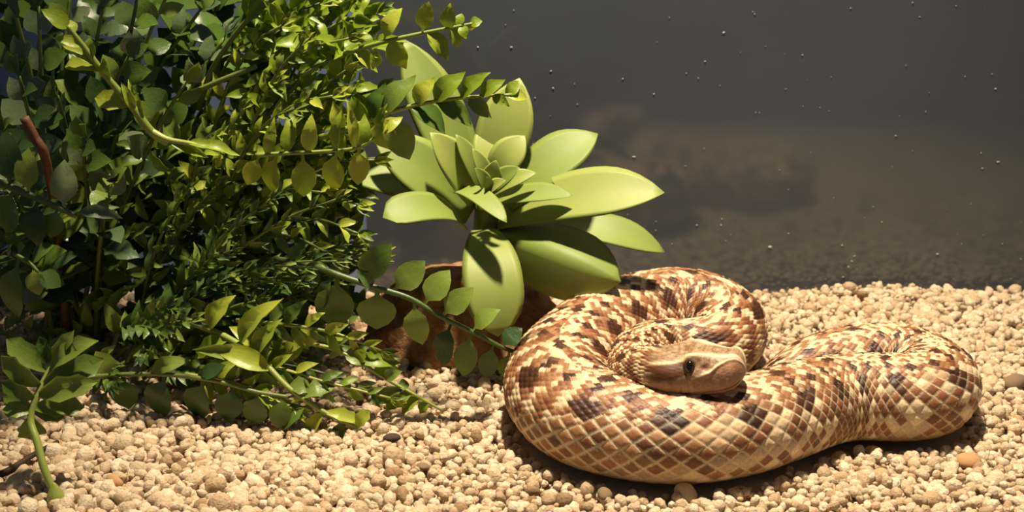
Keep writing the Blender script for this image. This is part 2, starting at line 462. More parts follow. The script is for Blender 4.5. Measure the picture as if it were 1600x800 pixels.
def sphere_mesh(name, nu=20, nv=12):
    V, F = [(0, 0, 1)], []
    for a in range(1, nv):
        for c in range(nu):
            f, g = math.pi * a / nv, 2 * math.pi * c / nu
            V.append((math.sin(f) * math.cos(g), math.sin(f) * math.sin(g), math.cos(f)))
    V.append((0, 0, -1)); L = len(V) - 1
    for c in range(nu):
        F.append((0, 1 + c, 1 + (c + 1) % nu)); F.append((L, L - nu + (c + 1) % nu, L - nu + c))
    for a in range(nv - 2):
        for c in range(nu):
            p = 1 + a * nu
            F.append((p + c, p + nu + c, p + nu + (c + 1) % nu, p + (c + 1) % nu))
    return mesh(name, V, F)


m, nt, b, out = new_mat('eye_iris'); n = noise(nt, 2.4, 4); r = ramp(nt, [(0.35, (0.01, 0.005, 0.003)), (0.75, (0.09, 0.04, 0.012))]); nt.links.new(n.outputs['Fac'], r.inputs[0])
nt.links.new(r.outputs[0], b.inputs['Base Color']); b.inputs['Roughness'].default_value = 0.12; b.inputs['Specular IOR Level'].default_value = 0.6; M['iris'] = m
m, nt, b, out = new_mat('eye_pupil'); b.inputs['Base Color'].default_value = (0.004, 0.003, 0.002, 1); b.inputs['Roughness'].default_value = 0.08; M['pupil'] = m
eye_me = sphere_mesh('eye'); eye_me.materials.append(M['iris']); pup_me = sphere_mesh('pupil', 14, 8); pup_me.materials.append(M['pupil'])
ih = int(np.argmin(np.abs((S - s_head) / (LT - s_head) - 0.40)))
for sg in (1, -1):
    jt = int(np.argmin(np.abs(np.degrees(th) - sg * 53)))
    p = Vector(Pn[ih, jt]); nn = Vector(nrm[ih, jt]).normalized(); fx = (Vector(T[ih]) - nn * Vector(T[ih]).dot(nn)).normalized(); uz = nn.cross(fx)
    R = Matrix((fx, uz, nn)).transposed().to_4x4()
    e = ob('eye', eye_me); e.parent = body; e['label'] = 'dark brown glossy eye'
    e.matrix_local = Matrix.Translation(p + nn * 0.0002) @ R @ Matrix.Diagonal((0.0020, 0.0029, 0.0014, 1))
    pu = ob('pupil', pup_me); pu.parent = snake_root; pu.parent = body
    pu.matrix_local = Matrix.Translation(p + nn * 0.0010 + fx * 0.0002) @ R @ Matrix.Diagonal((0.0012, 0.0019, 0.00072, 1))

snake_xy = C[:, :2][::20]; snake_a = A[::20]; snake_z = (C[:, 2] - Bh)[::20]

# ---------------------------------------------------------------- gravel
def ico(sub):
    import bmesh
    bm = bmesh.new(); bmesh.ops.create_icosphere(bm, subdivisions=sub, radius=1.0)
    V = np.array([tuple(v.co) for v in bm.verts]); F = np.array([[v.index for v in f.verts] for f in bm.faces]); bm.free(); return V, F


IV2, IF2 = ico(2); IV1, IF1 = ico(1); IV3, IF3 = ico(3)


def lump(V, k, amp):
    r = np.random.default_rng(k); out = np.ones(len(V))
    for _ in range(5):
        d = r.normal(size=3); d /= np.linalg.norm(d)
        out += amp * r.uniform(-1, 1) * np.exp(-((V @ d - 1) / 0.35) ** 2 * 0.5)
    out += 0.06 * np.sin(V @ r.normal(size=3) * 3 + r.uniform(0, 6))
    return V * out[:, None] * np.array([1, r.uniform(.75, 1), r.uniform(.6, .85)])


var2 = [lump(IV2, 50 + k, .85) for k in range(12)]; var1 = [lump(IV1, 50 + k, .2) for k in range(6)]


def rots(n):
    q = rng.normal(size=(n, 4)); q[:, 1:3] *= 0.5; q /= np.linalg.norm(q, axis=1)[:, None]
    w_, x, y, z = q.T
    return np.stack([np.stack([1 - 2 * (y * y + z * z), 2 * (x * y - z * w_), 2 * (x * z + y * w_)], -1),
                     np.stack([2 * (x * y + z * w_), 1 - 2 * (x * x + z * z), 2 * (y * z - x * w_)], -1),
                     np.stack([2 * (x * z - y * w_), 2 * (y * z + x * w_), 1 - 2 * (x * x + y * y)], -1)], 1)


def grid_pts(sp, prob, y0, y1):
    a, b_ = np.meshgrid(np.arange(X0, X1, sp), np.arange(y0, y1, sp), indexing='ij')
    p = np.stack([a.ravel(), b_.ravel()], -1) + rng.uniform(-.5, .5, (a.size, 2)) * sp
    return p[rng.random(len(p)) < prob]


pts = np.concatenate([grid_pts(0.0027, 1.0, Y0, Y1), grid_pts(0.0034, 0.75, Y0, Y1)])
npt = len(pts)
gr = 0.00095 + 0.00065 * rng.random(npt) + 0.0011 * (rng.random(npt) > 0.80) * rng.random(npt)
gr *= 1 + 0.15 * (1 - sstep(.38, .46, pts[:, 1])) * (1 - sstep(-.08, .02, pts[:, 0]))
gz = ground(pts[:, 0], pts[:, 1]) + rng.uniform(-0.0014, 0.0010, npt)
# keep clear of the snake
dd = np.full(npt, 9.0)
for k in range(len(snake_xy)):
    if snake_z[k] > 0.006: continue
    dd = np.minimum(dd, np.hypot(pts[:, 0] - snake_xy[k, 0], pts[:, 1] - snake_xy[k, 1]) - snake_a[k] * 0.80)
keep = (dd > 0) & (pts[:, 1] < WALL_Y - 0.0035)
pts, gr, gz, dd = pts[keep], gr[keep], gz[keep], dd[keep]
gz = gz - 0.0006 * (dd < 0.004); npt = len(pts)
G3 = np.column_stack([pts, gz]); tone_g = np.clip(rng.beta(2.2, 1.8, npt) - 0.35 * (rng.random(npt) < 0.07), 0, 1)
v = G3 - np.array([0, 0, CAM_H]); zf = v @ np.array(FWD)
ppx = 800 + FPX * v[:, 0] / zf; ppy = 400 - FPX * (v @ np.array(UPV)) / zf
inv = (ppx > -20) & (ppx < 1620) & (ppy < 815)
# the 300 that show largest, as pieces of the bed of their own
vis = (ppx > 5) & (ppx < 1595) & (ppy < 797) & (ppy > 715) & (rng.random(npt) < 0.8)
score = np.where(vis, gr / zf * (1 + 0.25 * (gz > np.median(gz))), 0)
top = np.argsort(-score)[:300]; mask = np.zeros(npt, bool); mask[top] = True
big_me = [np_mesh('pebble', vv_, IF2) for vv_ in var2]
for mm in big_me: mm.materials.append(M['pebble'])
Rt = rots(npt)
for k in top:
    o = bpy.data.objects.new('pebble', big_me[int(k) % 12]); COL.objects.link(o); o.parent = floor
    o.matrix_local = Matrix.Translation(G3[k]) @ Matrix(Rt[k].tolist()).to_4x4() @ Matrix.Diagonal((gr[k], gr[k], gr[k], 1))
Vs, Fs, Ts = [], [], []; off = 0
for variants, IFx, sel in ((var2, IF2, inv & ~mask), (var1, IF1, ~inv & ~mask)):
    idx = np.nonzero(sel)[0]; nv = len(variants)
    for k in range(nv):
        ii = idx[k::nv]; bv = variants[k]
        X = np.einsum('nij,vj->nvi', Rt[ii], bv) * gr[ii][:, None, None] + G3[ii][:, None, :]
        Vs.append(X.reshape(-1, 3)); Ts.append(np.repeat(tone_g[ii], len(bv)))
        Fs.append((IFx[None] + (np.arange(len(ii)) * len(bv))[:, None, None] + off).reshape(-1, 3)); off += len(ii) * len(bv)
gme = np_mesh('gravel', np.concatenate(Vs), np.concatenate(Fs))
ta = gme.attributes.new('tone', 'FLOAT', 'POINT'); ta.data.foreach_set('value', np.concatenate(Ts).astype(np.float32))
ob('gravel', gme, M['gravel'], floor, 'stuff')

# odd stones lying on the bed
def stone(name, px, py, wpx, mat, label, k, flat=0.7, z=0.0012):
    p = at_z(px, py, z); r_ = wpx / 2 / FPX * (p - CAMP).length
    mm = np_mesh(name, lump(IV3, k, .22), IF3); o = ob(name, mm, mat); o.location = p; o.scale = (r_, r_ * .8, r_ * flat); o.rotation_euler = (0.1, 0.1, k)
    tag(o, label, 'stone'); return o


stone('dark_pebble', 612, 684, 27, M['darkstone'], 'small dark brown pebble on pale gravel by the trailing leaves', 3)
stone('grey_brown_pebble', 1586, 597, 46, M['brownstone'], 'grey brown pebble beyond the bend of the snake', 4, .8, .002)
stone('brown_pebble', 944, 775, 34, M['brownstone'], 'rough brown pebble in the gravel before the snake', 5)
stone('orange_pebble', 1512, 719, 38, M['orangestone'], 'orange tan pebble in the gravel near the snake', 6)
stone('pointed_pebble', 1072, 772, 34, M['palestone'], 'pale pointed pebble standing up before the snake', 9, 1.15)
stone('rust_pebble', 180, 752, 36, M['orangestone'], 'rust tinged pebble beside the drooping stem', 12)
stone('umber_pebble', 662, 728, 26, M['brownstone'], 'umber pebble on open gravel between leaves and snake', 14)

# ---------------------------------------------------------------- rock
rv, rf = ico(5); rr = np.random.default_rng(5)
rad_ = np.ones(len(rv))
for k in range(26):
    d = rr.normal(size=3); d /= np.linalg.norm(d); rad_ += rr.uniform(-.16, .16) * np.exp(-((rv @ d - 1) / .12) ** 2)
rad_ += 0.03 * (vnoise(rv[:, 0] * 9 + 20, rv[:, 1] * 9 + rv[:, 2] * 7, 3) - .5) + 0.05 * (vnoise(rv[:, 0] * 22 + 20, rv[:, 2] * 20 + rv[:, 1] * 13, 5) - .5)
rc = at_z(728, 560, 0.0); rc.y = 0.508
rock = ob('rock', np_mesh('rock', rv * rad_[:, None] * np.array([.041, .026, .029]), rf), M['rock']); rock.location = (at_y(722, 500, .508).x, .508, 0.0)
tag(rock, 'rough brown rock under the succulent, half hidden by trailing leaves', 'rock')

# ---------------------------------------------------------------- leaves
def leaf_mesh(name, kind, mat, k=0):
    """unit leaf: base at 0, tip at x=1, half width 0.5 in y, curved in z; a thin closed lens"""
    r_ = random.Random(k); n = 7; V, F = [], []
    for a in range(n):
        t = a / (n - 1)
        if kind == 'round': wv = 0.045 if a == 0 else (0.07 if a == 1 else 0.5 * math.sin(math.pi * min(1, ((t - .12) / .88)) ** 0.85) ** 0.75)
        elif kind == 'lance': wv = 0.06 if a == 0 else 0.5 * math.sin(math.pi * t ** 0.85) ** 0.9
        else: wv = [0.06, .22, .34, .50, .40, .42, 0][a]
        if a == n - 1: wv = 0.012
        zc_ = 0.10 * math.sin(math.pi * t) - 0.14 * t * t * (1 + r_.uniform(-.6, .8)); cup = (0.20 if kind != 'round' else 0.10) * wv
        j1, j2 = (r_.uniform(-.03, .03), r_.uniform(-.03, .03)) if kind != 'round' else (0, 0)
        V += [(t + j1, wv, zc_ + cup), (t, 0, zc_), (t + j2, -wv, zc_ + cup), (t + j2, -wv, zc_ + cup - .012), (t, 0, zc_ - .022), (t + j1, wv, zc_ + cup - .012)]
    for a in range(n - 1):
        p, q_ = a * 6, a * 6 + 6
        F += [(p, q_, q_ + 1, p + 1), (p + 1, q_ + 1, q_ + 2, p + 2), (p + 3, q_ + 3, q_ + 4, p + 4), (p + 4, q_ + 4, q_ + 5, p + 5)]
    me_ = mesh(name, V, F); me_.materials.append(mat); return me_


LEAF = {(kd, mt): [leaf_mesh('leaf', kd, M[mt], 10 * q_ + 3) for q_ in range(3)] for kd in ('round', 'lance', 'lobed') for mt in ('bright', 'mid', 'dark', 'grey')}


def leaf_matrix(base, tip, width, normal):
    d = tip - base; L = d.length; x = d / L; y = normal.cross(x)
    if y.length < 1e-4: y = Vector((0, 0, 1)).cross(x)
    y.normalize(); z = x.cross(y)
    Mx = Matrix((x * L, y * width, z * L)).transposed().to_4x4(); Mx.translation = base; return Mx


class Plant:
    def __init__(self, name, base, label, cat='plant'):
        self.root = empty(name, base); tag(self.root, label, cat); self.nleaf = 0; self.extra = []

    def stem(self, pts3, r0, r1, mat, name='stem', n=7):
        Pp = catmull(pts3, n); V, F = tube(Pp, r0, r1)
        o = ob(name, mesh(name, V, F), M[mat]); par(o, self.root); return o, Pp

    def leaf(self, stem_o, base, tip, width, kind, mat, normal=None):
        if normal is None:
            normal = (TOCAM * 0.8 + Vector((random.uniform(-.5, .5), random.uniform(-.3, .3), random.uniform(-.1, .9)))).normalized()
        o = bpy.data.objects.new('leaf', random.choice(LEAF[(kind, mat)])); COL.objects.link(o); o.parent = stem_o
        o.matrix_local = leaf_matrix(base, tip, width, normal); self.nleaf += 1

    def sprig(self, ctrl, kind='lance', mats=('mid',), pairs=8, L=0.008, W=0.4, r0=.0009, r1=.0004, stem='stem', start=0.15, ang=52, tipleaf=True, flat=0.25, taper=0.55):
        """ctrl: 3D control points; leaves in pairs along the stem, spread in the plane that faces out"""
        so, Pp = self.stem(ctrl, r0, r1, stem); n = len(Pp)
        lens = [0.0]
        for a in range(1, n): lens.append(lens[-1] + (Pp[a] - Pp[a - 1]).length)
        tot = lens[-1]
        def pt(t):
            x = t * tot
            for a in range(1, n):
                if lens[a] >= x:
                    f = (x - lens[a - 1]) / max(1e-9, lens[a] - lens[a - 1]); return Pp[a - 1].lerp(Pp[a], f), (Pp[a] - Pp[a - 1]).normalized()
            return Pp[-1], (Pp[-1] - Pp[-2]).normalized()
        face = (TOCAM + Vector((random.uniform(-1, 1), random.uniform(-.3, .3), random.uniform(-.3, 1.1))) * flat * 2).normalized()
        for k in range(pairs):
            for sgn_ in (-1, 1):
                t = start + (1 - start) * (k + (0.28 if sgn_ > 0 else 0) + random.uniform(-.1, .1)) / pairs
                if t > 1: continue
                b_, tg = pt(max(0.02, t)); sd = tg.cross(face).normalized() * sgn_
                a_l = math.radians(ang * (1 - 0.35 * t) + random.uniform(-12, 12))
                dr = (tg * math.cos(a_l) + sd * math.sin(a_l) + face * random.uniform(-.35, .35)).normalized()
                ll = L * (1 - taper * max(0, t - .35) / .65) * random.uniform(.82, 1.15)
                nv = (face + Vector((random.uniform(-1, 1), random.uniform(-1, 1), random.uniform(-1, 1))) * .35).normalized()
                self.leaf(so, b_, b_ + dr * ll, ll * W * random.uniform(.85, 1.15), kind, random.choice(mats), nv)
        if tipleaf:
            b_, tg = pt(1.0)
            for a_l in (-.35, 0.05, .4):
                sd = tg.cross(face).normalized(); self.leaf(so, b_, b_ + (tg + sd * a_l).normalized() * L * .55, L * .5 * W, kind, random.choice(mats), face)
        return so


def pxs(lst): return [at_y(a, b_, y_) for a, b_, y_ in lst]


def traced(pl, stem_pts, leaves, kind, mats, r0, r1, stem='stemb', dY=0.003):
    """stem and leaf tips as seen: each leaf (base t, tip px, tip py, width px) at the stem's own depth"""
    P3 = pxs(stem_pts); so, Pp = pl.stem(P3, r0, r1, stem); n = len(Pp) - 1
    for lf in leaves:
        t, tx, ty, wd = lf[:4]; b_ = Pp[int(round(t * n))]; y_ = b_.y + random.uniform(-dY, dY); tp = at_y(tx, ty, y_)
        nv = (TOCAM + Vector((random.uniform(-.4, .4), 0, random.uniform(.1, .9)))).normalized()
        pl.leaf(so, b_, tp, 1.15 * wd / FPX * (tp - CAMP).length, lf[4] if len(lf) > 4 else kind, random.choice(mats), nv)
    return so


# --- fern bush: the big one, sprays to the upper right
FB = at_z(330, 600, 0.0)
fern = Plant('leafy_bush', (at_y(330, 560, .50).x, .50, 0.0), 'big yellow green plastic bush with sprays reaching over the succulent')
HUB = Vector((at_y(300, 500, .50).x, .50, 0.004))


def hub_path(end, lift=0.3, hub=None):
    h = HUB if hub is None else hub
    h = h + Vector((random.uniform(-.012, .012), random.uniform(-.012, .012), 0))
    mid = h.lerp(end, .5) + Vector((0, 0, (end - h).length * lift * random.uniform(.5, 1.2)))
    return [h, h.lerp(mid, .55) + Vector((0, 0, .004)), mid, mid.lerp(end, .55) + Vector((0, 0, (end - h).length * lift * .18)), end]


# S1 top right sprig
traced(fern, [(470, 118, .470), (530, 88, .466), (590, 68, .462), (660, 52, .460), (712, 42, .459), (738, 37, .459)],
       [(.42, 622, 12, 27, 'round'), (.60, 669, 3, 26, 'round'), (.74, 702, 8, 23), (.84, 720, 20, 16), (.46, 634, 108, 30), (.62, 702, 92, 26), (.78, 718, 75, 20), (.86, 728, 60, 15),
        (.98, 753, 32, 16), (.97, 738, 48, 12), (.28, 540, 60, 22), (.30, 590, 110, 20), (.16, 500, 75, 20), (.2, 520, 120, 20), (.34, 570, 48, 18)], 'lance', ('bright',), .0010, .0005)
# S2 middle sprig, before the succulent
traced(fern, [(500, 215, .462), (560, 195, .458), (600, 178, .455), (660, 162, .452), (730, 152, .450), (800, 148, .448)],
       [(.40, 646, 117, 34), (.56, 676, 122, 28), (.66, 724, 112, 30), (.76, 761, 112, 24), (.86, 787, 124, 22), (.97, 826, 152, 20), (.96, 812, 126, 18), (.44, 640, 250, 42, 'round'), (.36, 606, 235, 40, 'round'),
        (.54, 700, 205, 34), (.66, 742, 195, 30), (.80, 768, 184, 22), (.9, 795, 165, 16), (.25, 548, 150, 24), (.2, 560, 236, 26), (.3, 600, 130, 24), (.12, 520, 160, 22), (.1, 530, 250, 22)],
       'lance', ('bright', 'bright', 'mid'), .0011, .0005)
# S3 comb of upright leaflets
traced(fern, [(400, 243, .452), (440, 240, .450), (500, 237, .448), (560, 230, .447), (600, 205, .446)],
       [(.10, 428, 187, 17), (.27, 458, 182, 21), (.44, 486, 180, 23), (.60, 530, 172, 16), (.70, 545, 160, 16), (.80, 570, 178, 18), (.97, 628, 182, 20), (.9, 606, 188, 18), (.95, 600, 165, 16), (.05, 385, 290, 26, 'round'), (.2, 420, 300, 30, 'round'), (.4, 475, 310, 34, 'round'), (.6, 520, 300, 34, 'round'), (.75, 560, 290, 30, 'round')],
       'lance', ('bright',), .0009, .0005)
# S4 bright arm at the upper left
traced(fern, [(262, 222, .440), (236, 205, .438), (205, 165, .436), (165, 118, .434), (130, 72, .432), (105, 40, .431)],
       [(.98, 66, 14, 24), (.90, 104, 30, 18), (.72, 138, 58, 20), (.62, 100, 98, 26, 'lobed'), (.56, 160, 92, 16), (.40, 148, 152, 30, 'lobed'), (.66, 96, 66, 18), (.36, 190, 130, 14), (.80, 84, 58, 16), (.3, 200, 125, 14)],
       'lance', ('bright',), .0017, .0008, 'stemb')
traced(fern, [(236, 205, .438), (262, 218, .437), (296, 224, .436), (330, 232, .435)], [(.35, 326, 246, 15), (.75, 374, 240, 17), (.6, 350, 236, 15)], 'lance', ('bright',), .0013, .0006, 'stemb')
# S10 dark bare stems crossing the top
for a in ([(434, -8, .475), (390, 28, .478), (356, 70, .482), (330, 112, .486), (310, 170, .492)],
          [(400, 104, .474), (340, 128, .478), (290, 152, .483), (244, 186, .488)],
          [(502, 96, .470), (450, 145, .476), (400, 200, .482), (350, 260, .49)]):
    fern.stem(pxs(a), .0009, .0011, 'stem')
# clusters of bright leaflets around the top middle
ends = [(440, 40, .468), (500, 5, .480), (560, -15, .490), (590, 20, .478), (545, 60, .462), (470, 70, .460), (540, 110, .458), (590, 140, .462), (520, 150, .455), (460, 170, .452),
        (585, 250, .465), (560, 320, .455), (500, 300, .452), (560, 365, .450), (590, 395, .452), (520, 400, .448), (400, 60, .485), (430, 130, .47), (380, 170, .46), (340, 215, .455)]
for k, (a, b_, y_) in enumerate(ends):
    e = at_y(a, b_, y_)
    fern.sprig(hub_path(e, .22), 'lance', ('bright', 'bright', 'mid'), pairs=6, L=.0125, W=.42, start=.45, ang=50)

# --- feathery fern in the shaded middle
feather = Plant('feathery_fern', (at_y(380, 560, .485).x, .485, 0.0), 'dense fine-leaved fern in the shaded middle of the foliage')
FH = Vector((at_y(240, 540, .485).x, .485, .004))
for k in range(21):
    a = random.uniform(270, 575); b_ = random.uniform(255, 495)
    if k < 7: a, b_ = 430 + 24 * k, 470 - 14 * (k % 3) - 12 * k
    e = at_y(a, b_, random.uniform(.435, .475))
    feather.sprig(hub_path(e, .12, FH), 'lance', ('mid', 'mid', 'dark'), pairs=6, L=.0105, W=.30, start=.40, ang=34, r0=.0007, r1=.0003)

# --- round-leaved bush at the left
boxw = Plant('round_leaved_bush', (at_y(110, 560, .50).x, .50, 0.0), 'dull green plastic bush with broad rounded leaves and upright stems')
BHB = Vector((at_y(120, 520, .50).x, .50, .004))
bends = [(15, -10, .47), (60, 10, .48), (110, -10, .50), (160, 15, .49), (215, -5, .48), (265, -15, .485), (310, 20, .50), (350, 60, .49), (200, 90, .475), (290, 130, .47),
         (30, 120, .455), (10, 210, .45), (90, 150, .46), (20, 300, .445), (130, 215, .45), (60, 330, .44), (15, 400, .44), (175, 290, .45)]
for k, (a, b_, y_) in enumerate(bends):
    e = at_y(a, b_, y_)
    boxw.sprig(hub_path(e, .12, BHB), 'round', ('dark', 'mid', 'grey'), pairs=7, L=.0175, W=.62, start=.32, ang=62, r0=.0011, r1=.0006, flat=.5, taper=.4)
traced(boxw, [(0, 285, .436), (40, 302, .434), (85, 322, .433), (120, 338, .434)], [(.15, 8, 205, 40, 'round'), (.4, 42, 232, 34, 'round'), (.5, 52, 385, 44, 'round'), (.7, 78, 372, 30, 'round'), (.9, 190, 335, 20), (.2, 5, 365, 50, 'round'), (.8, 100, 250, 36, 'round')], 'round', ('dark', 'mid', 'grey'), .0014, .0009, 'stem')
traced(boxw, [(20, 395, .44), (45, 410, .438), (60, 425, .437)], [(.2, 18, 502, 38, 'round'), (.7, 60, 462, 26, 'round'), (.9, 95, 448, 26, 'round')], 'round', ('dark', 'mid', 'grey'), .0008, .0005, 'stem')

# --- trailing plant over the rock and the gravel
trail = Plant('trailing_plant', (at_y(330, 590, .475).x, .475, 0.0), 'trailing plastic plant whose leafy runners hang over rock and gravel')
traced(trail, [(430, 405, .452), (490, 416, .446), (535, 432, .442), (590, 450, .440), (640, 466, .438), (690, 495, .437), (745, 522, .438), (790, 545, .440), (830, 556, .443)],
       [(.36, 560, 425, 20), (.42, 664, 408, 38, 'round'), (.56, 702, 422, 36, 'round'), (.62, 738, 450, 34, 'round'), (.74, 776, 482, 28, 'round'), (.86, 815, 512, 28, 'round'), (.97, 845, 530, 26), (.99, 848, 552, 22),
        (.38, 588, 516, 54, 'round'), (.52, 657, 542, 36, 'round'), (.66, 688, 575, 32, 'round'), (.74, 722, 590, 34, 'round'), (.82, 757, 592, 28, 'round'), (.9, 790, 592, 28, 'round'), (.97, 815, 586, 26), (.95, 838, 574, 22), (.24, 520, 515, 54, 'round'), (.22, 498, 488, 24, 'round'), (.3, 610, 382, 40, 'round'), (.14, 480, 455, 24), (.06, 470, 380, 22)],
       'lance', ('mid', 'dark', 'mid'), .0013, .0007, 'stem')
traced(trail, [(300, 560, .455), (380, 545, .448), (440, 535, .444), (500, 540, .440), (545, 556, .437), (600, 590, .435), (650, 618, .434), (690, 641, .434)],
       [(.40, 470, 512, 26), (.46, 535, 528, 18), (.36, 438, 565, 26), (.5, 530, 555, 24), (.62, 570, 545, 20), (.68, 612, 575, 20), (.72, 626, 580, 18), (.8, 575, 628, 22), (.84, 600, 640, 20), (.88, 625, 646, 18), (.92, 655, 646, 16), (.78, 640, 600, 16), (.3, 400, 590, 28), (.2, 360, 510, 26), (.55, 580, 565, 26), (.62, 625, 565, 26)],
       'lance', ('bright', 'mid'), .0010, .0005, 'stemb')
traced(trail, [(290, 500, .452), (350, 525, .444), (405, 560, .437), (450, 605, .431), (500, 640, .428), (545, 662, .427), (572, 674, .427)],
       [(.10, 360, 462, 30), (.25, 432, 465, 30), (.30, 433, 500, 26), (.36, 424, 507, 20), (.40, 330, 540, 30), (.5, 487, 602, 26, 'lobed'), (.58, 522, 598, 28, 'lobed'), (.7, 560, 655, 20, 'lobed'), (.62, 430, 670, 30, 'round'), (.7, 478, 690, 22), (.8, 520, 697, 20), (.9, 575, 642, 22, 'lobed'), (.98, 582, 672, 22, 'lobed'), (.95, 565, 690, 20, 'lobed'), (.98, 575, 690, 20, 'lobed'), (.55, 470, 625, 26, 'lobed'), (.2, 300, 560, 26), (.34, 300, 545, 20)],
       'lance', ('bright', 'bright', 'mid'), .0013, .0006, 'stemb')
traced(trail, [(140, 590, .448), (200, 585, .442), (270, 586, .436), (340, 596, .432), (400, 612, .430), (450, 620, .429)],
       [(.18, 200, 640, 40, 'round'), (.36, 244, 655, 46, 'round'), (.54, 302, 658, 42, 'round'), (.70, 350, 660, 38, 'round'), (.82, 392, 664, 36, 'round'), (.96, 433, 671, 30, 'round'), (.3, 290, 560, 24), (.5, 350, 570, 22), (.1, 150, 550, 30)],
       'round', ('mid', 'dark', 'mid'), .0010, .0006, 'stem')
for a, b_, y_, b2 in [(340, 440, .452, 0), (262, 478, .445, 0), (300, 500, .44, 0), (400, 470, .445, 0), (470, 440, .445, 0), (225, 560, .44, 0), (180, 600, .44, 0), (330, 590, .445, 0), (560, 600, .45, 0), (600, 560, .458, 0), (250, 520, .44, 0), (480, 560, .447, 0)]:
    e = at_y(a, b_, y_)
    trail.sprig(hub_path(e, .12, Vector((at_y(200, 560, .47).x, .472, .005))), 'lance', ('mid', 'dark', 'mid'), pairs=6, L=.0115, W=.42, start=.35, ang=46)

for cp in ([(330, 562, .446), (420, 572, .438), (505, 596, .432), (610, 622, .431)], [(370, 500, .448), (450, 508, .441), (520, 520, .438), (596, 548, .438)], [(290, 585, .442), (370, 600, .434), (460, 640, .429)]):
    trail.sprig(pxs(cp), 'lance', ('bright', 'bright', 'mid'), pairs=7, L=.0105, W=.42, start=.12, ang=48, stem='stemb')

# --- stake plant at the front left, with its stem in the gravel
stake = Plant('lobed_leaf_sprig', at_z(88, 786, 0.0), 'fan of lobed leaves on a thin bent stem rooted in the gravel')
b0 = at_z(90, 782, 0.001)
so, Pp = stake.stem([b0, at_y(70, 735, b0.y + .002), at_y(58, 690, b0.y + .006), at_y(48, 655, b0.y + .010), at_y(62, 610, b0.y + .014), at_y(90, 560, b0.y + .020)], .0012, .0012, 'stemb')
fan = [(.62, 40, 690, 26), (.62, 70, 680, 18), (.66, 4, 640, 26), (.7, 4, 620, 22), (.74, 2, 598, 24), (.70, 128, 634, 34), (.76, 142, 598, 36), (.84, 158, 562, 40), (.9, 140, 530, 34), (.84, 2, 560, 32), (.9, 10, 530, 34), (.98, 60, 528, 24), (.98, 110, 520, 22), (.66, 100, 650, 22)]
for t, tx, ty, wd in fan:
    b_ = Pp[int(round(t * (len(Pp) - 1)))]; tp = at_y(tx, ty, b_.y + random.uniform(-.006, .004))
    stake.leaf(so, b_, tp, wd / FPX * (tp - CAMP).length * 1.1, 'lobed', 'mid')
bv = np.array(IV3) * np.array([.0026, .0026, .0046]); bv[:, :2] *= (1 - .55 * np.clip(bv[:, 2:] / .0046, 0, 1)); bulb = ob('bulb', np_mesh('bulb', bv, IF3), M['stemb']); par(bulb, stake.root); bulb.location = b0 + Vector((-.0005, 0, .0014))

# --- uncountable small foliage deep inside the bushes
def inner(plant, kind, mat, count, x0, x1, y0, y1, d0, d1, L0, L1_, W, test):
    Vs, Fs = [], []; off = 0; me_ = LEAF[(kind, mat)][0]
    lv = np.array([tuple(v_.co) for v_ in me_.vertices]); lf = np.array([list(p_.vertices) for p_ in me_.polygons])
    for k in range(count):
        a, b_ = random.uniform(x0, x1), random.uniform(y0, y1)
        if not test(a, b_): continue
        b3 = at_y(a, b_, random.uniform(d0, d1))
        if b3.z < 0.004: continue
        d = Vector((random.uniform(-.5, 1), random.uniform(-.8, .3), random.uniform(-.3, 1))).normalized(); L = random.uniform(L0, L1_)
        nv = (TOCAM + Vector((random.uniform(-.8, .8), 0, random.uniform(-.2, 1)))).normalized()
        Mx = np.array(leaf_matrix(b3, b3 + d * L, L * W, nv))
        Vs.append(lv @ Mx[:3, :3].T + Mx[:3, 3]); Fs.append(lf + off); off += len(lv)
    o = ob('inner_foliage', np_mesh('inner_foliage', np.concatenate(Vs), np.concatenate(Fs)), M[mat]); par(o, plant.root); o['kind'] = 'stuff'


inner(feather, 'lance', 'mid', 1700, -60, 560, 215, 590, .475, .535, .006, .013, .42, lambda a, b_: not (b_ < 260 and a < 120))
inner(boxw, 'round', 'mid', 230, -80, 420, -60, 330, .50, .55, 0.013, .020, .62, lambda a, b_: True)
inner(fern, 'lance', 'bright', 420, 380, 590, -40, 330, .470, .53, .008, .014, .42, lambda a, b_: a < 600 - abs(b_ - 120) * .25)

# ---------------------------------------------------------------- succulent
suc = empty('succulent', (at_y(755, 480, .505).x, .505, .022)); tag(suc, 'pale green rosette succulent with thick pointed leaves growing above the brown rock', 'plant')


